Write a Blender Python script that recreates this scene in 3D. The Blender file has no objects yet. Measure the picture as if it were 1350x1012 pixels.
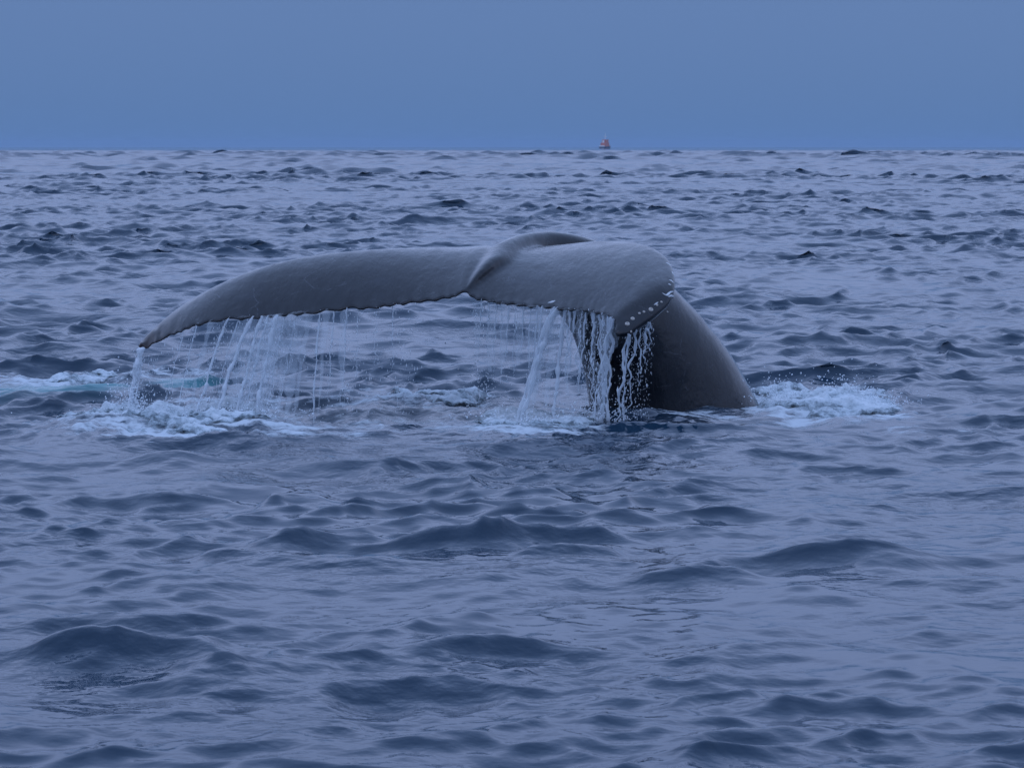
import bpy, bmesh, math, random
import numpy as np
from mathutils import Vector, Matrix
from mathutils.bvhtree import BVHTree

random.seed(4)
rng = np.random.default_rng(11)
S = bpy.context.scene
COL = S.collection

# ------------------------------------------------------------------ camera
F_PX, CX, CY, HOR = 4200.0, 675.0, 506.0, 193.0      # photograph is 1350 x 1012
CAM_H = 1.8
PITCH = math.atan((CY - HOR) / F_PX)
cam_d = bpy.data.cameras.new('camera'); cam = bpy.data.objects.new('camera', cam_d); COL.objects.link(cam)
cam.location = (0, 0, CAM_H)
cam.rotation_euler = (math.pi / 2 - PITCH, 0, 0)
cam_d.sensor_width = 36.0
cam_d.lens = 36.0 * F_PX / 1350.0
cam_d.clip_start = 0.1; cam_d.clip_end = 30000
cam_d.dof.use_dof = True; cam_d.dof.focus_distance = 20.9; cam_d.dof.aperture_fstop = 18.0
S.camera = cam

# ------------------------------------------------------------------ sky, sun, exposure (dusk under an even cloud deck)
SUN_EL, SUN_AZ = 40.0, 200.0
W = bpy.data.worlds.new('World'); S.world = W; W.use_nodes = True
nt = W.node_tree; nt.nodes.clear()
out = nt.nodes.new('ShaderNodeOutputWorld'); bg = nt.nodes.new('ShaderNodeBackground')
sky = nt.nodes.new('ShaderNodeTexSky'); sky.sky_type = 'NISHITA'; sky.sun_disc = False
sky.sun_elevation = math.radians(SUN_EL); sky.sun_rotation = math.radians(SUN_AZ)
tc = nt.nodes.new('ShaderNodeTexCoord'); sep = nt.nodes.new('ShaderNodeSeparateXYZ')
nt.links.new(tc.outputs['Generated'], sep.inputs[0])
ramp = nt.nodes.new('ShaderNodeValToRGB'); ramp.color_ramp.interpolation = 'EASE'
els = ramp.color_ramp.elements
els[0].position = 0.0; els[0].color = (0.092, 0.194, 0.424, 1)
els[1].position = 1.0; els[1].color = (0.51, 0.745, 1.35, 1)
for p, c in ((0.055, (0.106, 0.200, 0.430)), (0.13, (0.345, 0.46, 0.815)), (0.30, (0.56, 0.735, 1.255)), (0.65, (0.52, 0.755, 1.36))):
    e = els.new(p); e.color = (*c, 1)
nt.links.new(sep.outputs['Z'], ramp.inputs[0])
mul = nt.nodes.new('ShaderNodeVectorMath'); mul.operation = 'SCALE'; mul.inputs[3].default_value = 10.0
nt.links.new(ramp.outputs[0], mul.inputs[0])
mixs = nt.nodes.new('ShaderNodeMix'); mixs.data_type = 'RGBA'; mixs.inputs[0].default_value = 0.04
nt.links.new(mul.outputs[0], mixs.inputs[6]); nt.links.new(sky.outputs[0], mixs.inputs[7])
nt.links.new(mixs.outputs[2], bg.inputs['Color']); bg.inputs['Strength'].default_value = 0.1
nt.links.new(bg.outputs[0], out.inputs[0])

sd = bpy.data.lights.new('sun', 'SUN'); sd.energy = 0.12; sd.angle = math.radians(25); sd.color = (1.0, 0.96, 0.94)
so = bpy.data.objects.new('sun', sd); COL.objects.link(so)
az, el = math.radians(SUN_AZ), math.radians(SUN_EL)
sdir = Vector((math.sin(az) * math.cos(el), math.cos(az) * math.cos(el), math.sin(el)))
so.rotation_euler = sdir.to_track_quat('Z', 'Y').to_euler(); so.location = (0, 0, 60)
vs = S.view_settings
S.display_settings.display_device = 'sRGB'
vs.view_transform = 'Standard'; vs.look = 'None'; vs.gamma = 1.0; vs.exposure = 0.0; vs.use_curve_mapping = False
S.render.engine = 'CYCLES'
S.cycles.max_bounces = 8; S.cycles.transparent_max_bounces = 24; S.cycles.volume_bounces = 0

# ------------------------------------------------------------------ helpers
CP, SP = math.cos(PITCH), math.sin(PITCH)
def ray(px, py):
    x = (px - CX) / F_PX; y = (CY - py) / F_PX
    return Vector((x, CP + y * SP, -SP + y * CP))
def P(px, py, Y):                       # point on the pixel's ray at depth Y
    d = ray(px, py); return Vector((0, 0, CAM_H)) + d * (Y / d.y)
def G(px, py, z=0.0):                   # point where the pixel's ray meets the sea level
    d = ray(px, py); return Vector((0, 0, CAM_H)) + d * ((z - CAM_H) / d.z)
def tag(o, label=None, cat=None, group=None, kind=None):
    for k, v in (('label', label), ('category', cat), ('group', group), ('kind', kind)):
        if v: o[k] = v
    return o
def mesh_np(name, verts, faces, mat, parent=None, smooth=True, attrs=None):
    verts = np.asarray(verts, np.float32); faces = np.asarray(faces, np.int32)
    me = bpy.data.meshes.new(name); n, k = faces.shape
    me.vertices.add(len(verts)); me.vertices.foreach_set('co', verts.ravel())
    me.loops.add(n * k); me.loops.foreach_set('vertex_index', faces.ravel())
    me.polygons.add(n); me.polygons.foreach_set('loop_start', np.arange(0, n * k, k, dtype=np.int32))
    me.polygons.foreach_set('use_smooth', np.full(n, smooth, dtype=bool))
    for an, av in (attrs or {}).items():
        a = me.attributes.new(an, 'FLOAT', 'POINT'); a.data.foreach_set('value', np.asarray(av, np.float32).ravel())
    me.update(calc_edges=True); me.validate()
    o = bpy.data.objects.new(name, me); COL.objects.link(o)
    if mat: me.materials.append(mat)
    if parent: o.parent = parent
    return o
def grid_faces(nr, nc, wrap=False):
    i = np.arange(nr - 1)[:, None]; j = np.arange(nc if wrap else nc - 1)[None, :]
    j2 = (j + 1) % nc
    return np.stack([i * nc + j, i * nc + j2, (i + 1) * nc + j2, (i + 1) * nc + j], -1).reshape(-1, 4)
def _hash(ix, iy, s):
    h = (ix.astype(np.int64) * 374761393 + iy.astype(np.int64) * 668265263 + s * 1442695041) & 0xffffffff
    h = ((h ^ (h >> 13)) * 1274126177) & 0xffffffff
    return ((h ^ (h >> 16)) & 0xffff) / 65535.0
def vnoise(x, y, s=0):
    ix = np.floor(x); iy = np.floor(y); fx = x - ix; fy = y - iy
    fx = fx * fx * (3 - 2 * fx); fy = fy * fy * (3 - 2 * fy)
    a = _hash(ix, iy, s); b = _hash(ix + 1, iy, s); c = _hash(ix, iy + 1, s); d = _hash(ix + 1, iy + 1, s)
    return (a * (1 - fx) + b * fx) * (1 - fy) + (c * (1 - fx) + d * fx) * fy
def fbm(x, y, s=0, o=4):
    r = 0; a = .5
    for k in range(o):
        r = r + a * vnoise(x * 2 ** k + 17.3 * k, y * 2 ** k - 9.1 * k, s + k); a *= .5
    return r / (1 - .5 ** o)
def sstep(a, b, x):
    t = np.clip((x - a) / (b - a), 0, 1); return t * t * (3 - 2 * t)

# ------------------------------------------------------------------ materials
def new_mat(name):
    m = bpy.data.materials.new(name); m.use_nodes = True; t = m.node_tree
    b = t.nodes['Principled BSDF']; return m, t, b
def N(t, kind, **kw):
    n = t.nodes.new(kind)
    for k, v in kw.items(): setattr(n, k, v)
    return n
def noise(t, vec, scale, detail=4, rough=.55, stretch=None):
    n = N(t, 'ShaderNodeTexNoise'); n.inputs['Scale'].default_value = scale
    n.inputs['Detail'].default_value = detail; n.inputs['Roughness'].default_value = rough
    if stretch:
        mp = N(t, 'ShaderNodeMapping'); mp.inputs['Scale'].default_value = stretch
        t.links.new(vec, mp.inputs[0]); vec = mp.outputs[0]
    t.links.new(vec, n.inputs['Vector']); return n
def math_n(t, op, a, b=None, clamp=False):
    n = N(t, 'ShaderNodeMath', operation=op); n.use_clamp = clamp
    for i, v in enumerate((a, b)):
        if v is None: continue
        if isinstance(v, (int, float)): n.inputs[i].default_value = v
        else: t.links.new(v, n.inputs[i])
    return n.outputs[0]
def mixc(t, fac, a, b):
    n = N(t, 'ShaderNodeMix', data_type='RGBA')
    for i, v in ((0, fac), (6, a), (7, b)):
        if isinstance(v, (int, float)): n.inputs[i].default_value = v
        elif isinstance(v, tuple): n.inputs[i].default_value = (*v, 1)
        else: t.links.new(v, n.inputs[i])
    return n.outputs[2]

# sea water
M_SEA, t, b = new_mat('sea_water')
geo = N(t, 'ShaderNodeNewGeometry'); pos = geo.outputs['Position']
n1 = noise(t, pos, 10.0, 3, .5, (0.8, 1.0, 1.0)); n2 = noise(t, pos, 2.6, 3, .52, (0.75, 1.0, 1.0))
hsum = math_n(t, 'ADD', math_n(t, 'MULTIPLY', n1.outputs[0], 0.016), math_n(t, 'MULTIPLY', n2.outputs[0], 0.036))
n3 = noise(t, pos, 0.35, 2, .5)
gust = N(t, 'ShaderNodeMapRange'); gust.inputs[1].default_value = .38; gust.inputs[2].default_value = .62
gust.inputs[3].default_value = .2; gust.inputs[4].default_value = 1.0
t.links.new(n3.outputs[0], gust.inputs[0])
bp = N(t, 'ShaderNodeBump'); bp.inputs['Distance'].default_value = 1.0
t.links.new(hsum, bp.inputs['Height']); t.links.new(gust.outputs[0], bp.inputs['Strength'])
t.links.new(bp.outputs[0], b.inputs['Normal'])
at = N(t, 'ShaderNodeAttribute', attribute_name='foam'); tl = N(t, 'ShaderNodeAttribute', attribute_name='teal')
fn = noise(t, pos, 7.0, 6, .68, (0.55, 1.0, 1.0))
fsum = math_n(t, 'ADD', fn.outputs[0], math_n(t, 'MULTIPLY', at.outputs['Fac'], 0.42))
fm = N(t, 'ShaderNodeMapRange'); fm.inputs[1].default_value = .72; fm.inputs[2].default_value = .86
t.links.new(fsum, fm.inputs[0])
ff = math_n(t, 'MULTIPLY', fm.outputs[0], math_n(t, 'MULTIPLY', at.outputs['Fac'], 3.0, True), True)
tn = noise(t, pos, 3.0, 4, .6, (0.4, 1.2, 1.0))
tf = math_n(t, 'MULTIPLY', tl.outputs['Fac'], math_n(t, 'MULTIPLY', tn.outputs[0], 1.7), True)
c1 = mixc(t, tf, (0.010, 0.030, 0.054), (0.10, 0.36, 0.38))
c2 = mixc(t, ff, c1, (0.50, 0.55, 0.58))
t.links.new(c2, b.inputs['Base Color'])
rg = N(t, 'ShaderNodeMapRange'); rg.inputs[3].default_value = .055; rg.inputs[4].default_value = .6
t.links.new(ff, rg.inputs[0]); t.links.new(rg.outputs[0], b.inputs['Roughness'])
b.inputs['IOR'].default_value = 1.333

# churned white water
M_FOAM, t, b = new_mat('white_water')
geo = N(t, 'ShaderNodeNewGeometry'); pos = geo.outputs['Position']
at = N(t, 'ShaderNodeAttribute', attribute_name='foam')
fn = noise(t, pos, 16.0, 6, .7)
fs = N(t, 'ShaderNodeMapRange'); fs.inputs[1].default_value = .66; fs.inputs[2].default_value = 1.12
t.links.new(math_n(t, 'ADD', fn.outputs[0], math_n(t, 'MULTIPLY', at.outputs['Fac'], 0.5)), fs.inputs[0])
t.links.new(mixc(t, fs.outputs[0], (0.26, 0.34, 0.38), (0.64, 0.69, 0.72)), b.inputs['Base Color'])
fa = N(t, 'ShaderNodeMapRange'); fa.inputs[1].default_value = .55; fa.inputs[2].default_value = .84
t.links.new(math_n(t, 'ADD', fn.outputs[0], math_n(t, 'MULTIPLY', at.outputs['Fac'], 0.45)), fa.inputs[0]); t.links.new(fa.outputs[0], b.inputs['Alpha'])
b.inputs['Roughness'].default_value = .35; b.inputs['IOR'].default_value = 1.333
bp = N(t, 'ShaderNodeBump'); bp.inputs['Distance'].default_value = .02; bp.inputs['Strength'].default_value = .8
t.links.new(fn.outputs[0], bp.inputs['Height']); t.links.new(bp.outputs[0], b.inputs['Normal'])

# falling water: aerated, partly see-through
def water_mat(name, alpha, col):
    m, t, b = new_mat(name)
    b.inputs['Base Color'].default_value = (*col, 1); b.inputs['Roughness'].default_value = .2
    b.inputs['IOR'].default_value = 1.333; b.inputs['Alpha'].default_value = alpha
    return m
M_STREAM = water_mat('falling_water', .70, (0.80, 0.86, 0.91))
M_THIN = water_mat('thin_falling_water', .55, (0.78, 0.85, 0.90))
M_VEIL = water_mat('water_veil_film', .15, (0.78, 0.85, 0.90))
M_DROP = water_mat('water_droplets', .75, (0.80, 0.86, 0.91))

# whale skin
M_SKIN, t, b = new_mat('wet_whale_skin')
geo = N(t, 'ShaderNodeNewGeometry'); pos = geo.outputs['Position']
s1 = noise(t, pos, 2.2, 5, .6); s2 = noise(t, pos, 26.0, 4, .6)
s3 = noise(t, pos, 3.0, 5, .6, (0.8, 1.0, 1.2))
wn = N(t, 'ShaderNodeAttribute', attribute_name='worn')
ca = mixc(t, s1.outputs[0], (0.0045, 0.0055, 0.008), (0.010, 0.012, 0.016))
sc = N(t, 'ShaderNodeMapRange'); sc.inputs[1].default_value = .56; sc.inputs[2].default_value = .78; sc.inputs[4].default_value = .55
t.links.new(s3.outputs[0], sc.inputs[0])
cb = mixc(t, sc.outputs[0], ca, (0.026, 0.031, 0.042))
wf = math_n(t, 'MULTIPLY', wn.outputs['Fac'], math_n(t, 'MULTIPLY', s2.outputs[0], 1.6), True)
cc = mixc(t, wf, cb, (0.030, 0.016, 0.013))
t.links.new(cc, b.inputs['Base Color'])
rr = N(t, 'ShaderNodeMapRange'); rr.inputs[1].default_value = .3; rr.inputs[2].default_value = .7
rr.inputs[3].default_value = .25; rr.inputs[4].default_value = .42
t.links.new(s3.outputs[0], rr.inputs[0]); t.links.new(rr.outputs[0], b.inputs['Roughness'])
b.inputs['IOR'].default_value = 1.45; b.inputs['Specular IOR Level'].default_value = .1
b.inputs['Coat Weight'].default_value = 1.0; b.inputs['Coat Roughness'].default_value = .17; b.inputs['Coat IOR'].default_value = 1.36
bp = N(t, 'ShaderNodeBump'); bp.inputs['Distance'].default_value = .004; bp.inputs['Strength'].default_value = .25
t.links.new(s2.outputs[0], bp.inputs['Height']); t.links.new(bp.outputs[0], b.inputs['Normal'])
w1 = noise(t, pos, 4.5, 4, .6, (1.3, .7, .7)); w2 = noise(t, pos, 38.0, 3, .6, (1.0, .5, .35))
wh = math_n(t, 'ADD', math_n(t, 'MULTIPLY', w1.outputs[0], .030), math_n(t, 'MULTIPLY', w2.outputs[0], .0022))
bw = N(t, 'ShaderNodeBump'); bw.inputs['Distance'].default_value = 1.0; bw.inputs['Strength'].default_value = .6
t.links.new(wh, bw.inputs['Height']); t.links.new(bw.outputs[0], b.inputs['Coat Normal'])
w3 = noise(t, pos, 7.0, 6, .7, (1.0, .6, .5))
wr = N(t, 'ShaderNodeMapRange'); wr.inputs[1].default_value = .38; wr.inputs[2].default_value = .66; wr.inputs[3].default_value = .07; wr.inputs[4].default_value = .34
t.links.new(w3.outputs[0], wr.inputs[0]); t.links.new(wr.outputs[0], b.inputs['Coat Roughness'])
sv = N(t, 'ShaderNodeTexVoronoi', feature='DISTANCE_TO_EDGE'); sv.inputs['Scale'].default_value = 2.6
sm_ = N(t, 'ShaderNodeMapping'); sm_.inputs['Scale'].default_value = (1.0, 2.2, 1.6); sm_.inputs['Rotation'].default_value = (.4, .7, .3)
sw = N(t, 'ShaderNodeMix', data_type='VECTOR'); sw.inputs[0].default_value = .12
t.links.new(pos, sw.inputs[4]); t.links.new(s1.outputs[1], sw.inputs[5])
t.links.new(sw.outputs[1], sm_.inputs[0]); t.links.new(sm_.outputs[0], sv.inputs['Vector'])
sl = N(t, 'ShaderNodeMapRange'); sl.inputs[1].default_value = .010; sl.inputs[2].default_value = .0; sl.inputs[3].default_value = 0; sl.inputs[4].default_value = .5
t.links.new(sv.outputs['Distance'], sl.inputs[0])
sk = math_n(t, 'MULTIPLY', sl.outputs[0], math_n(t, 'GREATER_THAN', w3.outputs[0], .54))
t.links.new(mixc(t, sk, cc, (0.10, 0.11, 0.13)), b.inputs['Base Color'])

def plain(name, col, rough=.5):
    m, t, b = new_mat(name); geo = N(t, 'ShaderNodeNewGeometry')
    n = noise(t, geo.outputs['Position'], 30 if 'barn' in name else .6, 4, .6)
    t.links.new(mixc(t, n.outputs[0], tuple(c * .7 for c in col), tuple(min(1, c * 1.25) for c in col)), b.inputs['Base Color'])
    b.inputs['Roughness'].default_value = rough; return m
M_BARN = plain('barnacle_shell', (0.50, 0.47, 0.43), .6)
M_SCAR = plain('barn_scar_shell', (0.55, 0.58, 0.60), .45)
M_ORANGE = plain('haze_paled_orange_red', (0.52, 0.15, 0.09)); M_HULL = plain('haze_paled_blue', (0.10, 0.12, 0.16))  # vessel orange and hull blue paled, part of the distance haze in the colour
M_WHITE = plain('white_paint', (0.78, 0.78, 0.78)); M_GLASS = plain('dark_window', (0.02, 0.025, 0.03), .1)

# ------------------------------------------------------------------ the sea
# wave components: wind chop running mostly towards / away from the viewer
NW = 300
lam = np.exp(np.linspace(math.log(0.10), math.log(9.0), NW)) * rng.uniform(.97, 1.03, NW)
k = 2 * np.pi / lam
ang = np.radians(-90 + 12) + rng.normal(0, 1, NW) * np.radians(np.interp(np.log(lam), [math.log(.1), math.log(1), math.log(9)], [55, 42, 24]))
kx, ky = k * np.cos(ang), k * np.sin(ang)
slope = np.interp(np.log(lam), np.log([.10, .22, .5, 1.1, 1.8, 2.6, 4.5, 9.0]), [.0235, .0330, .0310, .0230, .0130, .0072, .0040, .0022])
amp = slope / k
ph = rng.uniform(0, 2 * np.pi, NW)
CHOP = 1.1
# particular crests seen in the photograph: pixel of the crest foot, width px, height m, depth m, skew
HUMPS = [
    (640, 722, 165, .29, .20, .04), (740, 742, 80, .13, .16, .05), (110, 868, 130, .25, .20, -.06), (305, 885, 60, .13, .11, 0),
    (190, 835, 110, .10, .2, .1), (670, 674, 55, .20, .14, 0), (910, 768, 85, .15, .16, .05), (1120, 742, 105, .14, .18, 0),
    (200, 660, 80, .15, .18, 0), (385, 668, 80, .16, .18, 0), (620, 858, 95, .12, .16, 0), (280, 735, 40, .12, .10, 0),
    (390, 722, 110, .16, .16, .1), (1080, 930, 130, .05, .14, -.1), (830, 582, 150, .12, .55, .08), (960, 572, 90, .06, .2, 0),
    (565, 474, 16, .09, .10, 0), (1330, 560, 130, .14, .35, -.1), (1110, 455, 90, .13, .4, 0), (60, 336, 70, .16, .7, 0),
    (220, 568, 120, .17, .32, 0), (110, 562, 60, .08, .25, 0), (340, 572, 110, .07, .25, 0), (1085, 545, 75, .15, .28, 0),
    (540, 545, 140, .09, .35, .1), (700, 576, 80, .05, .2, 0), (590, 632, 40, .05, .1, 0), (1290, 535, 60, .10, .25, 0),
]
HUMPS = [(G(a, b_), w / F_PX * G(a, b_).y, h * (.46 if b_ > 600 else .62), d * .66, sk) for a, b_, w, h, d, sk in HUMPS]
CHURN = ((40, 430, 524, 592, 1.0), (380, 700, 508, 572, .9), (590, 960, 540, 590, .55), (960, 1330, 508, 556, .8), (-60, 170, 488, 512, .5))
def sea_disp(x, y, sp):
    dx = np.zeros_like(x); dy = np.zeros_like(x); z = np.zeros_like(x)
    gst = .62 + .75 * sstep(.3, .7, fbm(x * .11, y * .11, 5, 2)); calm = .42 + .58 * sstep(11.5, 20, y); gst = gst * calm; g2 = (.5 + .5 * calm) * (.5 + .95 * sstep(.32, .68, fbm(x * .45 + 31, y * .45, 9, 3)))
    rr_ = np.hypot(x, y); far = 1 + .35 * sstep(18, 90, rr_); f2 = sstep(80, 280, rr_); f3 = sstep(280, 700, rr_)
    for i in range(NW):
        sel = np.nonzero(sp < lam[i] / 2.2)[0]
        if not len(sel): continue
        xs, ys = x[sel], y[sel]
        bo = far[sel] + (3.6 * f2[sel] if lam[i] > 1.3 else 0) + (15.0 * f3[sel] if lam[i] > 3.5 else 0)
        mx = float(np.clip((lam[i] - .35) / .4, 0, 1)); w = np.clip((lam[i] / sp[sel] - 2.2) / 2.0, 0, 1) * amp[i] * bo * (g2[sel] * (1 - mx) + gst[sel] * mx)
        p = (kx[i] * xs + ky[i] * ys + ph[i]).astype(np.float32)
        s, c = np.sin(p), np.cos(p)
        z[sel] += w * c
        q = CHOP * (1.35 if lam[i] > .35 else .9) * w / k[i]
        dx[sel] -= q * kx[i] * s; dy[sel] -= q * ky[i] * s
        fz = np.nonzero((np.abs(x) < .9) & (np.abs(y - 14.15) < .7))[0]      # wind-roughened crest in front of the whale
    if len(fz):
        u = (x[fz] + .02) / .45; v = (y[fz] - 14.34 - .05 * x[fz]) / .11
        z[fz] += np.exp(-u ** 4 - v * v) * .045 * (fbm(x[fz] * 13, y[fz] * 13, 88, 2) - .3) * (sp[fz] < .06)
    cz = np.nonzero((x > -3.6) & (x < 2.9) & (y > 18.6) & (y < 25))[0]      # water churned up round the tail
    if len(cz):
        X, Y = x[cz], y[cz]; m = np.zeros_like(X)
        for bb in CHURN: m = np.maximum(m, bb[4] * blob(X, Y, *bb[:4]))
        m *= np.clip((.16 - sp[cz]) / .1, 0, 1)
        z[cz] += m * (.085 * (fbm(X * 4.2, Y * 3.2, 51, 3) - .45) + .05 * (.45 - np.abs(2 * fbm(X * 9, Y * 7, 57, 3) - 1)))
    for c, w, h, d, sk in HUMPS:
        sel = np.nonzero((np.abs(x - c.x) < 3 * w) & (np.abs(y - c.y) < 6 * d + .5 * w))[0]
        if not len(sel): continue
        u = (x[sel] - c.x) / w; v = (y[sel] - c.y - sk * (x[sel] - c.x) - .10 * w * np.sin(u * 2.3)) / d
        f = np.where(v < 0, np.exp(-(np.sqrt(v * v + .06) - .245) * 2.0), np.exp(-(np.sqrt(v * v + .06) - .245) * .9)) * np.exp(-u ** 2 * (1 + .4 * np.sin(u * 5 + c.x)))
        z[sel] += h * f * (.88 + .6 * (fbm(x[sel] * 2.2, y[sel] * 2.2, 91, 3) - .5)) * np.clip(1.02 - .25 * np.abs(2 * fbm(x[sel] * 8, y[sel] * 5, 95, 2) - 1), 0, 1)
    return dx, dy, z
def sea_at(x, y, sp=.05):
    x = np.atleast_1d(np.asarray(x, float)); y = np.atleast_1d(np.asarray(y, float)); s = np.full_like(x, sp)
    a, b_ = x.copy(), y.copy()
    for _ in range(3):
        dx, dy, z = sea_disp(a, b_, s); a = x - dx; b_ = y - dy
    return sea_disp(a, b_, s)[2]
def blob(x, y, px0, px1, py0, py1):      # soft patch on the sea between pixel bounds
    p, q = G((px0 + px1) / 2, py0), G((px0 + px1) / 2, py1)
    cy = (p.y + q.y) / 2; hy = abs(p.y - q.y) / 2; cx = (px0 + px1) / 2; hx = (px1 - px0) / 2 / F_PX * cy
    cx = (cx - CX) / F_PX * cy
    return np.exp(-(((x - cx) / hx) ** 4 + ((y - cy) / hy) ** 4))
def make_sea():
    r = [0.0, .6, 1.2, 1.8, 2.4, 3.0]
    while r[-1] < 7.5: r.append(r[-1] * 1.04)
    while r[-1] < 32: r.append(r[-1] * 1.0025)
    while r[-1] < 45: r.append(r[-1] * 1.0028)
    while r[-1] < 200: r.append(r[-1] * 1.0019)
    while r[-1] < 900: r.append(r[-1] * 1.0036)
    while r[-1] < 2200: r.append(r[-1] * 1.0032)
    while r[-1] < 8800: r.append(r[-1] * 1.03)
    r = np.array(r)
    fine = np.radians(11.0); th = list(np.linspace(-fine, fine, 440)); st = th[1] - th[0]; side = []; a = fine
    while a < math.pi - .06:
        st = min(st * 1.12, .12); a += st; side.append(a)
    side = [s for s in side if s < math.pi - .03]
    th = np.array([-s for s in reversed(side)] + th + side)
    nc, nr = len(th), len(r)
    R, T = np.meshgrid(r, th, indexing='ij')
    dth = np.gradient(th); dr = np.gradient(r)
    sp = np.maximum(np.maximum(dr[:, None] * .65, 0.012), R * np.abs(dth)[None, :] * .9)
    x = (R * np.sin(T)).ravel(); y = (R * np.cos(T)).ravel(); sp = sp.ravel()
    dx, dy, z = sea_disp(x, y, sp)
    V = np.stack([x + dx, y + dy, z], -1)
    X, Y = V[:, 0], V[:, 1]
    foam = np.zeros_like(X); teal = np.zeros_like(X)
    for a in ((50, 420, 527, 590, .82), (120, 330, 572, 588, .95), (300, 560, 566, 582, .7), (400, 660, 510, 560, .55), (-60, 170, 490, 512, .85), (-200, 100, 492, 507, .8), (600, 800, 546, 582, 1.0), (960, 1200, 510, 560, 1.0), (480, 680, 512, 545, .62),
              (395, 640, 545, 578, .62), (880, 1000, 541, 556, .8), (1150, 1230, 556, 578, .55), (60, 330, 486, 506, .6), (1260, 1330, 566, 576, .6), (840, 1010, 538, 560, .6)):
        foam = np.maximum(foam, a[4] * blob(X, Y, *a[:4]))
    for a in ((-20, 180, 507, 525, .75), (200, 290, 499, 512, .5), (-220, 30, 514, 528, .5)):
        teal = np.maximum(teal, a[4] * blob(X, Y, *a[:4]))
    o = mesh_np('sea', V, np.vstack([grid_faces(nr, nc, True)]), M_SEA, attrs={'foam': foam, 'teal': teal})
    tag(o, 'choppy dusk sea of short dark blue waves reaching to the horizon', 'sea', kind='structure')
    return o
sea = make_sea()

# ------------------------------------------------------------------ the whale: one continuous body
DY = 0.30
# stations of the flukes: leading edge (px, py, depth), trailing edge (px, py, depth), thickness m
ST = [
    ((180, 457, 21.25), (184, 461, 21.22), .016), ((192, 444, 21.30), (198, 457, 21.18), .030), ((215, 424, 21.36), (222, 444, 21.10), .040),
    ((245, 402, 21.42), (252, 431, 21.02), .055), ((292, 376, 21.44), (300, 420, 20.98), .075), ((345, 355, 21.44), (352, 418, 20.92), .095),
    ((405, 341, 21.42), (405, 412, 20.84), .11), ((465, 334, 21.38), (462, 407, 20.75), .125), ((525, 331, 21.36), (518, 402, 20.66), .14),
    ((585, 331, 21.36), (570, 395, 20.57), .16), ((614, 332, 21.36), (599, 390, 20.53), .17), ((640, 333, 21.36), (613, 384, 20.52), .18), ((664, 334, 21.37), (628, 393, 20.47), .175), ((692, 334, 21.38), (658, 399, 20.40), .165),
    ((742, 328, 21.34), (700, 404, 20.28), .145), ((788, 322, 21.20), (738, 407, 20.16), .13), ((830, 322, 20.98), (768, 410, 20.05), .12),
    ((862, 330, 20.72), (788, 413, 19.95), .11), ((883, 347, 20.45), (800, 416, 19.87), .10), ((890, 372, 20.14), (807, 421, 19.80), .09),
    ((884, 398, 19.98), (811, 427, 19.76), .075), ((864, 419, 19.86), (811, 433, 19.73), .070), ((842, 434, 19.77), (811, 439, 19.71), .062), ((828, 442, 19.71), (813, 444, 19.70), .045)]
def catmull(pts, n):
    pts = np.asarray(pts, float); m = len(pts); res = []
    tt = np.linspace(0, m - 1, n)
    for q in tt:
        i = min(int(q), m - 2); f = q - i
        p0 = pts[max(i - 1, 0)]; p1 = pts[i]; p2 = pts[i + 1]; p3 = pts[min(i + 2, m - 1)]
        res.append(.5 * ((2 * p1) + (-p0 + p2) * f + (2 * p0 - 5 * p1 + 4 * p2 - p3) * f * f + (-p0 + 3 * p1 - 3 * p2 + p3) * f ** 3))
    return np.array(res)
NU, NV = 420, 30
Lp = catmull([P(a[0], a[1], a[2] + DY) for a, b_, c in ST], NU); Tp = catmull([P(b_[0], b_[1], b_[2] + DY) for a, b_, c in ST], NU)
TH = catmull([[c] for a, b_, c in ST], NU)[:, 0]
def flukes_mesh():
    bm = bmesh.new(); rings = []
    cen = (Lp + Tp) / 2; du = np.gradient(cen, axis=0)
    for i in range(NU):
        ch = Tp[i] - Lp[i]; cl = np.linalg.norm(ch); cdir = ch / cl
        n = np.cross(cdir, du[i]); n /= np.linalg.norm(n)
        if n[2] - n[1] < 0: n = -n              # dorsal side: up and towards the viewer
        s = i / (NU - 1)
        inner = sstep(.04, .12, s) * (1 - sstep(.72, .80, s))
        q = i * .62
        ser = (.5 + .5 * math.sin(q * 1.35 + 2.0 * math.sin(q * .21))) * .026 * inner + .03 * (vnoise(np.array([i * .11]), np.array([3.3]), 2)[0] - .5) * inner
        ext = cdir * ser
        ring = []
        for top in (1, -1):
            vv = range(NV + 1) if top == 1 else range(NV - 1, 0, -1)
            for j in vv:
                v = .5 - .5 * math.cos(math.pi * j / NV)
                prof = 2.2 * (math.sqrt(max(v, 0)) * (1 - v) ** 1.0) * .95 + .08 * (1 - v) * (v > 0)
                prof = min(prof, 1.0)
                thick = TH[i] * (.36 + .14 * math.exp(-((s - .53) / .10) ** 2)) * prof + (.009 * min(1, TH[i] / .06) if 0 < j < NV else 0)
                camber = .036 * cl * 4 * v * (1 - v)
                p = Lp[i] + ch * v + n * (camber + top * thick) + ext * v ** 14
                ring.append(bm.verts.new(p))
        rings.append(ring)
    m = len(rings[0])
    for i in range(NU - 1):
        for j in range(m):
            bm.faces.new((rings[i][j], rings[i][(j + 1) % m], rings[i + 1][(j + 1) % m], rings[i + 1][j]))
    bm.faces.new(rings[0]); bm.faces.new(list(reversed(rings[-1])))
    return bm
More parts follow.
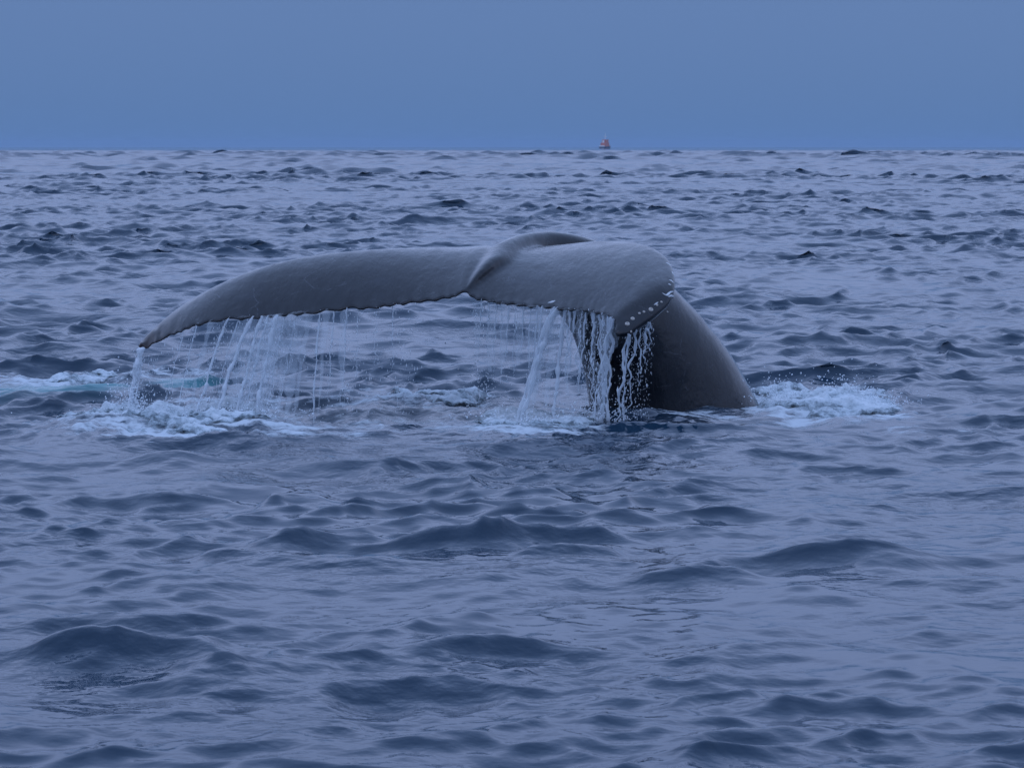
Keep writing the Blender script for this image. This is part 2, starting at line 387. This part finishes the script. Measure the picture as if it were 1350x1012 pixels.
# tail stock: px, py, depth, half width px (in the picture plane), half depth m
TS = [(616, 382, 20.54, 3, .03), (630, 365, 20.71, 9, .10), (648, 350, 20.92, 16, .13), (674, 341, 21.20, 27, .12), (704, 342, 21.48, 37, .12), (738, 352, 21.66, 47, .16),
      (775, 373, 21.76, 57, .26), (812, 406, 21.84, 70, .40), (843, 450, 21.92, 84, .45), (868, 500, 21.98, 99, .49), (887, 550, 22.02, 110, .53), (905, 610, 22.06, 122, .57), (925, 690, 22.12, 134, .60)]
def stock_mesh(bm):
    NS, NR = 160, 140
    C = catmull([list(P(a[0], a[1], a[2] + DY)) for a in TS], NS)
    A = catmull([[a[3] / F_PX * (a[2] + DY), a[4]] for a in TS], NS)
    T = np.gradient(C, axis=0); rings = []
    for i in range(NS):
        tg = Vector(T[i]).normalized()
        side = tg.cross(Vector((0, 1, 0)))
        side.normalize(); dp = side.cross(tg).normalized()
        ring = []
        for j in range(NR):
            a = 2 * math.pi * j / NR; ca, sa = math.cos(a), math.sin(a)
            ex = 1.0
            ring.append(bm.verts.new(Vector(C[i]) + side * (A[i, 0] * ca) + dp * (A[i, 1] * sa * ex)))
        rings.append(ring)
    for i in range(NS - 1):
        for j in range(NR):
            bm.faces.new((rings[i][j], rings[i][(j + 1) % NR], rings[i + 1][(j + 1) % NR], rings[i + 1][j]))
    bm.faces.new(rings[0]); bm.faces.new(list(reversed(rings[-1])))
bm = flukes_mesh(); stock_mesh(bm)
bmesh.ops.recalc_face_normals(bm, faces=bm.faces)
me = bpy.data.meshes.new('raw'); bm.to_mesh(me); bm.free()
raw = bpy.data.objects.new('raw', me); COL.objects.link(raw)
md = raw.modifiers.new('remesh', 'REMESH'); md.mode = 'VOXEL'; md.voxel_size = .0105; md.adaptivity = 0
sm = raw.modifiers.new('smooth', 'SMOOTH'); sm.factor = .5; sm.iterations = 5
dg = bpy.context.evaluated_depsgraph_get()
body_me = bpy.data.meshes.new_from_object(raw.evaluated_get(dg))
bpy.data.objects.remove(raw)
body_me.name = 'body'
# even out the fold where flukes and tail stock meet, without touching the thin edges
nv = len(body_me.vertices); co = np.empty(nv * 3, np.float32); body_me.vertices.foreach_get('co', co); co = co.reshape(-1, 3)
ed = np.empty(len(body_me.edges) * 2, np.int32); body_me.edges.foreach_get('vertices', ed); ed = ed.reshape(-1, 2)
cj = np.array(P(668, 352, 21.35)); wgt = np.exp(-((np.linalg.norm((co - cj) * np.array([1, .55, 1]), axis=1) / .26) ** 2))[:, None]
for _ in range(24):
    acc = np.zeros_like(co); cnt = np.zeros((nv, 1), np.float32)
    np.add.at(acc, ed[:, 0], co[ed[:, 1]]); np.add.at(acc, ed[:, 1], co[ed[:, 0]]); np.add.at(cnt, ed[:, 0], 1); np.add.at(cnt, ed[:, 1], 1)
    co = co + (acc / np.maximum(cnt, 1) - co) * .6 * wgt
tw = np.exp(-(np.linalg.norm(co - np.array(P(186, 456, 21.25 + DY)), axis=1) / .17) ** 2)[:, None]
co = co + tw * .030 * np.stack([vnoise(co[:, 0] * 26, co[:, 2] * 26, 71) - .5, 0 * co[:, 0], vnoise(co[:, 0] * 30, co[:, 2] * 22, 73) - .5], -1)
body_me.vertices.foreach_set('co', co.ravel())
tipc = np.array(P(186, 456, 21.25 + DY))
worn = np.exp(-(np.linalg.norm(co - tipc, axis=1) / .14) ** 2)
a = body_me.attributes.new('worn', 'FLOAT', 'POINT'); a.data.foreach_set('value', worn.astype(np.float32))
body_me.polygons.foreach_set('use_smooth', np.ones(len(body_me.polygons), dtype=bool))
body_me.materials.clear(); body_me.materials.append(M_SKIN); body_me.update()
whale = bpy.data.objects.new('humpback_whale', None); COL.objects.link(whale)
base = G(880, 545); whale.location = (base.x, base.y + .5, 0)
tag(whale, 'dark grey whale tail with both flukes raised and arching over the water', 'whale')
winv = Matrix.Translation(-whale.location)
body = bpy.data.objects.new('body', body_me); COL.objects.link(body); body.parent = whale; body.matrix_parent_inverse = winv
bvh = BVHTree.FromPolygons([tuple(v) for v in co], [tuple(p.vertices) for p in body_me.polygons])
def hit(px, py):
    d = ray(px, py).normalized(); h = bvh.ray_cast(Vector((0, 0, CAM_H)), d)
    return (h[0], h[1]) if h[0] is not None else (None, None)

# barnacles on the leading edge of the right fluke, pale scars along it, and one fleck of white water
def barnacle(px, py, rad):
    p, n = hit(px, py)
    if p is None: return
    bm = bmesh.new(); nn = 12; prof = ((1.0, -.25), (.92, .25), (.62, .62), (.40, .50), (.30, .10))
    rings = [[bm.verts.new((rad * r * math.cos(2 * math.pi * j / nn) * (1 + .1 * math.sin(3 * j)), rad * r * math.sin(2 * math.pi * j / nn), rad * h)) for j in range(nn)] for r, h in prof]
    for a_, b_ in zip(rings, rings[1:]):
        for j in range(nn): bm.faces.new((a_[j], a_[(j + 1) % nn], b_[(j + 1) % nn], b_[j]))
    bm.faces.new(rings[-1])
    me = bpy.data.meshes.new('barnacle'); bm.to_mesh(me); bm.free(); me.materials.append(M_BARN)
    o = bpy.data.objects.new('barnacle', me); COL.objects.link(o); o.parent = whale; o.matrix_parent_inverse = winv
    o.location = p; o.rotation_euler = n.to_track_quat('Z', 'Y').to_euler()
for px, py, r in ((827, 427, .016), (834, 420, .014), (858, 408, .016), (849, 411, .009), (843, 413, .009), (866, 402, .009), (832, 437, .008), (872, 398, .008), (880, 411, .007)):
    barnacle(px, py, r)
def scar_fleck(pts, r):
    ring = []; vs_, fs_ = [], []
    P3 = []
    for q in catmull(pts, len(pts) * 4):
        p, n = hit(q[0], q[1])
        if p is not None: P3.append((p, n))
    if len(P3) < 3: return
    for i, (p, n) in enumerate(P3):
        tg = (P3[min(i + 1, len(P3) - 1)][0] - P3[max(i - 1, 0)][0]).normalized(); sd_ = tg.cross(n).normalized()
        rr = r * math.sin(math.pi * (i + .6) / (len(P3) + .2)) * random.uniform(.7, 1.2)
        for a_, b_ in ((-1, -.3), (-.5, .45), (.5, .45), (1, -.3)): vs_.append(p + sd_ * rr * a_ + n * rr * b_)
    o = mesh_np('scar_fleck', vs_, grid_faces(len(P3), 4), M_SCAR, whale); o.matrix_parent_inverse = winv
for pts, r in (([(873, 386), (879, 389), (884, 385), (889, 384)], .009), ([(881, 391), (885, 390), (889, 391)], .009), ([(882, 369), (885, 370), (888, 373)], .007),
               ([(881, 374), (885, 376)], .006), ([(878, 346), (883, 349), (888, 354)], .006), ([(886, 358), (890, 366)], .005), ([(889, 376), (891, 382)], .005), ([(862, 402), (868, 398)], .005),
               ([(722, 399), (728, 398), (732, 396)], .010)):  # last strip stands for a fleck of white water at the trailing edge
    scar_fleck(pts, r)

# ------------------------------------------------------------------ churned white water round the whale
def foam_patch(label, px0, px1, py0, py1, height, seed, peaks=0.0, thr=.42):
    p, q = G((px0 + px1) / 2, py0), G((px0 + px1) / 2, py1)
    y0, y1 = q.y, p.y; ym = (y0 + y1) / 2
    x0, x1 = (px0 - CX) / F_PX * ym, (px1 - CX) / F_PX * ym
    st = .011; nx = int((x1 - x0) / st); ny = int((y1 - y0) / (st * 1.3))
    X, Y = np.meshgrid(np.linspace(x0, x1, nx), np.linspace(y0, y1, ny)); sh = X.shape
    u = (X - x0) / (x1 - x0) * 2 - 1; v = (Y - y0) / (y1 - y0) * 2 - 1
    edge = np.clip(1.15 - (np.abs(u) ** 2.5 + np.abs(v) ** 2.5), 0, 1)
    big = fbm(X * 2.6, Y * 3.2, seed, 4); sml = np.abs(2 * fbm(X * 10, Y * 10, seed + 7, 4) - 1)
    tiny = np.abs(2 * fbm(X * 28, Y * 28, seed + 9, 3) - 1)
    dens = sstep(thr - .12, thr + .2, big * (.35 + .65 * edge)) * sstep(0, .25, edge)
    Z = sea_at(X.ravel(), Y.ravel(), .05).reshape(sh)
    lump = height * (big - .3) * edge * 1.4 + .032 * (.5 - sml) * dens + .012 * (.5 - tiny)
    if peaks: lump = lump + peaks * edge * np.clip(fbm(X * 5.5, Y * 4.0, seed + 21, 4) - .5, 0, 1) * 3.0
    Z = Z - .022 + .034 * dens + lump * sstep(0, .5, dens)
    jx = (vnoise(X * 30, Y * 30, 3) - .5) * .02
    o = mesh_np('foam_patch', np.stack([X + jx, Y, Z], -1).reshape(-1, 3), grid_faces(ny, nx), M_FOAM, attrs={'foam': np.clip(dens * 1.0 - .15 + 1.0 * (fbm(X * 6, Y * 6, seed + 31, 4) - .5) + (.4 - sml) * .5, 0, 1).ravel()})
    tag(o, label, 'foam', kind='stuff')
foam_patch('churned white foam mound under the left fluke tip', 40, 430, 528, 590, .05, 3, .035, .47)
foam_patch('bright foam crescent at the foot of the right curtain of falling water', 610, 800, 546, 578, .03, 13, .015, .34)
foam_patch('white splashing foam beside the right flank of the tail stock', 975, 1210, 518, 552, .05, 23, .065, .40)
foam_patch('thin streaks of white foam behind the left fluke tip', -30, 175, 490, 510, .008, 33, .0, .5)
foam_patch('broken foam flecks on dark rippled water between the two curtains of water', 480, 660, 514, 545, .02, 43, .01, .46)

# ------------------------------------------------------------------ falling water
def tube(path, rad, ns=7, flat=1.0):
    path = np.asarray(path); n = len(path); a = np.linspace(0, 2 * np.pi, ns, endpoint=False)
    V = path[:, None, :] + rad[:, None, None] * np.stack([np.cos(a) * flat, np.sin(a), 0 * a], -1)[None]
    return V.reshape(-1, 3)
def edge_start(px):                      # point on the trailing edge at a picture column, found on the edge curve
    best = min(range(NU), key=lambda i: abs((Tp[i][0] / (Tp[i][1])) * F_PX * CP * 1.0 + CX - px) if True else 0)
    return Tp[best]
def proj_x(p): return CX + F_PX * p[0] / (p[1] * CP - (p[2] - CAM_H) * SP)
EDGE_X = np.array([proj_x(p) for p in Tp])
def edge_pt(px):
    i = int(np.argmin(np.abs(EDGE_X - px))); return Tp[i]
def lead_pt(px):                         # underside edge of the drooping right tip
    xs = np.array([proj_x(p) for p in Lp]); sel = np.arange(NU) > int(.80 * NU)
    i = int(np.argmin(np.where(sel, np.abs(xs - px), 1e9))); return Lp[i]
def stream(start, px_end, back, rad, wob, stop=1.0, name='water_stream', mat=None, label='', group='', beads=.5, sd=0, flat=1.0):
    r = np.random.default_rng(sd); n = 56
    s = np.array(start) + np.array([0, 0, .012]); Ye = s[1] + back; xe = (px_end - CX) / F_PX * Ye * 1.004
    ze = float(sea_at(xe, Ye)[0]) - .03
    q = np.linspace(0, stop, n); f = np.linspace(0, stop, n) ** .8
    x = s[0] + (xe - s[0]) * f; y = s[1] + back * f; z = s[2] + (ze - s[2]) * q
    h = np.linspace(0, 7.5, n) + r.uniform(0, 50)
    wob = wob * .55; rad = rad * r.uniform(.55, 1.5)
    x = x + wob * (vnoise(h, h * 0 + 1, sd) - .5) * 2 * q ** .4 + wob * .5 * (vnoise(h * 2.7, h * 0 + 5, sd) - .5)
    y = y + wob * (vnoise(h, h * 0 + 9, sd) - .5)
    rr = rad * .8 * (.45 + 1.0 * vnoise(h * 2.2, h * 0 + 3, sd)) * (1 - beads * q * (vnoise(h * 4.5, h * 0 + 7, sd) > .55))
    rr *= np.clip(1.25 - .25 * q, .3, 2); rr[0] *= .6
    if stop < .99: rr *= np.linspace(1, .1, n) ** .6
    o = mesh_np(name, tube(np.stack([x, y, z], -1), rr, flat=flat), grid_faces(n, 7, True), mat or M_STREAM)
    tag(o, label, 'water stream', group)
    return np.stack([x, y, z], -1)
paths = []
LG = 'streams falling from the left fluke'; LB = 'thin pale stream of water falling from the trailing edge of the left fluke'
# px at the edge, px at the water, drift in depth, radius, wobble, length
for i, (a0, a1, bk, rd, wb, stp, thin) in enumerate([
    (302, 258, .1, .012, .018, 1, 0), (318, 280, .1, .005, .02, .9, 1), (333, 284, .1, .014, .02, 1, 0), (347, 312, .1, .019, .018, 1, 0), (356, 322, .1, .007, .02, 1, 1),
    (366, 336, .1, .013, .02, 1, 0), (379, 350, .1, .006, .02, 1, 1), (392, 366, .1, .005, .02, .8, 1), (424, 413, .1, .006, .02, 1, 1), (441, 430, .1, .004, .02, .7, 1),
    (456, 452, .1, .005, .02, .85, 1), (474, 468, .1, .004, .02, .6, 1), (262, 232, .05, .005, .02, .9, 1), (245, 215, .05, .004, .02, .8, 1), (498, 492, .1, .003, .02, .5, 1), (520, 516, .1, .003, .02, .55, 1)]):
    paths.append((stream(edge_pt(a0), a1, bk, rd, wb, stp, mat=M_THIN if thin else M_STREAM, label=LB, group=LG, sd=100 + i), 1 if thin else 2))
for i, (a1, rd) in enumerate(((171, .019), (164, .013), (177, .011))):
    st_ = Tp[4 + 3 * i]
    paths.append((stream(st_, a1, .05, rd, .025, mat=M_STREAM, label='white stream of water pouring off the worn tip of the left fluke', group='streams off the left fluke tip', sd=140 + i), 3))
for i, (a0, a1, rd, stp) in enumerate([(325, 285, .006, .95), (352, 318, .007, 1), (362, 330, .008, 1), (376, 345, .007, 1), (392, 362, .007, .95), (410, 385, .006, .9), (432, 418, .005, .9), (455, 448, .005, .8), (280, 248, .005, .9), (338, 302, .008, 1), (368, 338, .007, .97), (400, 376, .006, .95)]):
    stream(edge_pt(a0), a1, .1, rd, .015, stp, name='water_veil', mat=M_VEIL, label='misty see-through veil of water hanging below the left fluke', group='veils below the left fluke', sd=400 + i, beads=.15, flat=7.5)
for i, (a0, a1, rd, stp) in enumerate([(632, 626, .006, .5), (650, 644, .006, .6), (668, 660, .007, .6), (688, 678, .007, .5), (706, 694, .008, .55), (722, 700, .009, .8), (735, 690, .007, 1), (740, 716, .008, .8)]):
    stream(edge_pt(a0), a1, .3, rd, .015, stp, name='water_veil', mat=M_VEIL, label='misty see-through veil of water beside the slanting stream', group='veils below the right fluke', sd=430 + i, beads=.15, flat=6)
for i, (a0, a1, rd, stp) in enumerate([(752, 745, .007, .7), (768, 760, .008, .6), (786, 780, .007, .7), (800, 792, .009, 1), (807, 788, .010, 1)]):
    stream(edge_pt(a0), a1, .33, rd, .02, stp, name='water_veil', mat=M_VEIL, label='thin torn veil of water between the white streams before the tail stock', group='veils before the tail stock', sd=460 + i, beads=.4, flat=5)
RG = 'streams falling from the right fluke'
RB = 'white broken stream of water falling in front of the dark tail stock'
RV = 'faint veil stream of water falling beside the fluke notch'
for i, (a0, a1, bk, rd, wb, stp) in enumerate([
    (636, 628, .3, .005, .02, .45), (645, 640, .3, .006, .02, .55), (654, 648, .3, .005, .02, .6), (663, 658, .3, .006, .02, .7), (672, 664, .3, .006, .02, .5), (681, 672, .3, .006, .025, .6), (690, 684, .3, .007, .02, .45),
    (700, 694, .3, .007, .02, .5), (708, 700, .3, .006, .02, .55), (716, 700, .3, .008, .02, .7)]):
    paths.append((stream(edge_pt(a0), a1, bk, rd, wb, stp, mat=M_THIN, label=RV, group='veil streams beside the notch', sd=200 + i), 1))
for i, (a0, a1) in enumerate(((736, 684), (731, 680))):
    paths.append((stream(edge_pt(a0), a1, .35, .020 - .006 * i, .015, mat=M_STREAM, label='thick slanting stream of water falling left of the tail stock', group='slanting streams left of the stock', sd=230 + i, beads=.2), 2))
for i, (a0, a1, bk, rd, wb, stp) in enumerate([
    (744, 730, .35, .015, .02, 1), (751, 744, .35, .008, .03, .55), (758, 742, .35, .008, .03, .6), (766, 758, .35, .010, .05, .62), (772, 762, .35, .008, .04, .7), (778, 784, .35, .009, .05, 1),
    (784, 776, .35, .008, .045, .6), (790, 792, .35, .008, .05, .95), (795, 788, .35, .009, .05, .7), (801, 796, .35, .008, .05, 1), (806, 790, .35, .014, .04, 1), (808, 800, .35, .008, .05, 1), (809, 782, .35, .010, .04, 1)]):
    paths.append((stream(edge_pt(a0), a1, bk, rd, wb, stp, label=RB, group=RG, sd=260 + i), 3))
for i, (a0, a1, bk, rd, wb, stp) in enumerate([(822, 812, .35, .009, .05, 1), (832, 820, .35, .012, .04, 1), (838, 826, .35, .008, .06, .95), (846, 836, .35, .007, .05, .6), (853, 846, .35, .008, .04, .4), (859, 850, .3, .005, .04, .3)]):
    paths.append((stream(lead_pt(a0), a1, bk, rd, wb, stp, label='white broken stream of water dripping from under the drooping right fluke tip', group='streams under the right tip', sd=300 + i), 3))

# loose droplets: small stretched eight-faced drops
def drops(label, pts, rad, stretch):
    pts = np.asarray(pts); n = len(pts); rad = np.asarray(rad)[:, None, None]; st = np.asarray(stretch)[:, None]
    o6 = np.array([[1, 0, 0], [0, 1, 0], [-1, 0, 0], [0, -1, 0], [0, 0, 1], [0, 0, -1]], float)
    V = np.repeat(o6[None], n, 0); V[:, :, 2] *= st; V = V * rad + pts[:, None, :]
    V[:, 4, 0] += .4 * (rad[:, 0, 0])
    f8 = np.array([[0, 1, 4], [1, 2, 4], [2, 3, 4], [3, 0, 4], [1, 0, 5], [2, 1, 5], [3, 2, 5], [0, 3, 5]])
    Fc = (f8[None] + 6 * np.arange(n)[:, None, None]).reshape(-1, 3)
    tag(mesh_np('spray_droplets', V.reshape(-1, 3), Fc, M_DROP), label, 'water spray', kind='stuff')
def curtain_points(x0, x1, n, slant, back, zpow, fn):
    a = rng.uniform(x0, x1, n); c = fbm(a / 14.0, a * 0, 61, 3); a = a[c > rng.uniform(.25, .7, n)]
    res = []
    f = rng.uniform(0, 1, len(a)) ** zpow
    for ai, fi in zip(a, f):
        s = fn(ai); res.append((s[0] + slant * fi + rng.normal(0, .012), s[1] + back * fi + rng.normal(0, .03), (s[2] - .03) * (1 - fi) + .03))
    return res
pts = []; pts += curtain_points(285, 425, 2400, -.17, .1, .8, edge_pt); pts += curtain_points(200, 300, 700, -.14, .1, .6, edge_pt); pts += curtain_points(420, 560, 500, -.04, .1, .8, edge_pt)
for pth, wgt in paths[:19]:
    m = 50 * wgt; idx = rng.integers(3, 56, m); pts += list(pth[idx] + rng.normal(0, 1, (m, 3)) * np.array([.015, .02, .02]))
pts = np.array(pts); drops('fine misty droplets in the curtain of water below the left fluke', pts, rng.uniform(.0009, .0030, len(pts)), rng.uniform(1.5, 8, len(pts)))
pts = []; pts += curtain_points(625, 745, 2200, -.05, .3, 1.3, edge_pt); pts += curtain_points(745, 808, 1100, -.03, .35, .7, edge_pt); pts += curtain_points(815, 868, 700, -.03, .35, .8, lead_pt)
for pth, wgt in paths[19:]:
    m = 16 * wgt; idx = rng.integers(3, 56, m); pts += list(pth[idx] + rng.normal(0, 1, (m, 3)) * np.array([.022, .02, .02]))
pts = np.array(pts); drops('coarse bright droplets in the curtain of water below the right fluke', pts, np.exp(rng.normal(math.log(.0016), .45, len(pts))), rng.uniform(1.0, 5, len(pts)))
pts = []
for (px, py, sx, sz, n) in ((1020, 536, .09, .10, 240), (1060, 536, .15, .05, 200), (1112, 536, .12, .10, 300), (1165, 538, .12, .04, 120), (170, 552, .08, .12, 260), (230, 562, .3, .07, 300), (330, 560, .2, .06, 250), (690, 566, .2, .05, 260), (785, 560, .15, .06, 240), (640, 545, .1, .12, 160)):
    c = G(px, py)
    for _ in range(n): pts.append((c.x + rng.normal(0, sx), c.y + rng.normal(0, .12), .03 + abs(rng.normal(0, sz))))
pts = np.array(pts); drops('splash droplets thrown up from the foam around the whale', pts, rng.uniform(.002, .007, len(pts)), rng.uniform(.8, 1.6, len(pts)))

# ------------------------------------------------------------------ a far vessel on the horizon
def vessel():
    root = bpy.data.objects.new('motor_vessel', None); COL.objects.link(root)
    p = G(798, 196.4); D = 2400.0
    root.location = ((798 - CX) / F_PX * D, D, 0); root.rotation_euler = (0, 0, math.radians(62)); root.scale = (.78, .78, .86)
    tag(root, 'small orange red vessel with a pale mast on the horizon', 'boat')
    def part(name, secs, mat, par=root):
        vs_, n = [], len(secs[0])
        for s in secs: vs_ += s
        bm = bmesh.new(); bv = [bm.verts.new(v) for v in vs_]
        for i in range(len(secs) - 1):
            for j in range(n): bm.faces.new((bv[i * n + j], bv[i * n + (j + 1) % n], bv[(i + 1) * n + (j + 1) % n], bv[(i + 1) * n + j]))
        bm.faces.new(bv[:n]); bm.faces.new(list(reversed(bv[-n:])))
        bmesh.ops.recalc_face_normals(bm, faces=bm.faces)
        me = bpy.data.meshes.new(name); bm.to_mesh(me); bm.free(); me.materials.append(mat)
        o = bpy.data.objects.new(name, me); COL.objects.link(o); o.parent = par; return o
    def hs(x, w, z0, z1): return [(x, -w, z1), (x, -w * .7, z0), (x, w * .7, z0), (x, w, z1)]
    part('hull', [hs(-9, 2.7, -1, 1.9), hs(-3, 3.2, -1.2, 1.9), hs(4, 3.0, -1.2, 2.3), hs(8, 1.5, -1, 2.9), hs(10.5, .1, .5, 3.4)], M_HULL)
    def bx(name, x0, x1, w, z0, z1, mat, tp=.92, par=root): return part(name, [[(x0 * 1, -w, z0), (x1, -w, z0), (x1, w, z0), (x0, w, z0)], [(x0 * tp, -w * tp, z1), (x1 * tp, -w * tp, z1), (x1 * tp, w * tp, z1), (x0 * tp, w * tp, z1)]], mat, par)
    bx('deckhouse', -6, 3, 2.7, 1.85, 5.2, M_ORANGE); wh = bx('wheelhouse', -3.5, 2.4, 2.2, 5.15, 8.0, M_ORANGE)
    bx('window', 2.05, 2.35, 1.7, 6.3, 7.4, M_GLASS, .985, wh); bx('funnel', -5.4, -4.2, .7, 5.15, 7.4, M_WHITE)
    bx('mast', -1.0, -.6, .2, 7.95, 13.5, M_WHITE, .7); bx('radar', -1.4, -.2, 1.3, 10.3, 10.8, M_WHITE, .98)
    bx('rail', -8.8, -6.5, 2.5, 1.85, 2.8, M_WHITE, .99)
vessel()

# ------------------------------------------------------------------ air
hz_m = bpy.data.materials.new('pale_air'); hz_m.use_nodes = True; t = hz_m.node_tree; t.nodes.clear()
o_ = N(t, 'ShaderNodeOutputMaterial'); pv = N(t, 'ShaderNodeVolumePrincipled'); pv.inputs['Color'].default_value = (.46, .64, .88, 1); pv.inputs['Density'].default_value = 1.0e-4
t.links.new(pv.outputs[0], o_.inputs['Volume'])
bm = bmesh.new(); bmesh.ops.create_cube(bm, size=1); me = bpy.data.meshes.new('haze'); bm.to_mesh(me); bm.free(); me.materials.append(hz_m)
hz = bpy.data.objects.new('haze', me); COL.objects.link(hz); hz.scale = (18000, 18000, 17.5); hz.location = (0, 0, 17.5 / 2 - 2.0)
tag(hz, 'thin pale sea haze fading the far vessel and horizon', 'haze', kind='stuff')
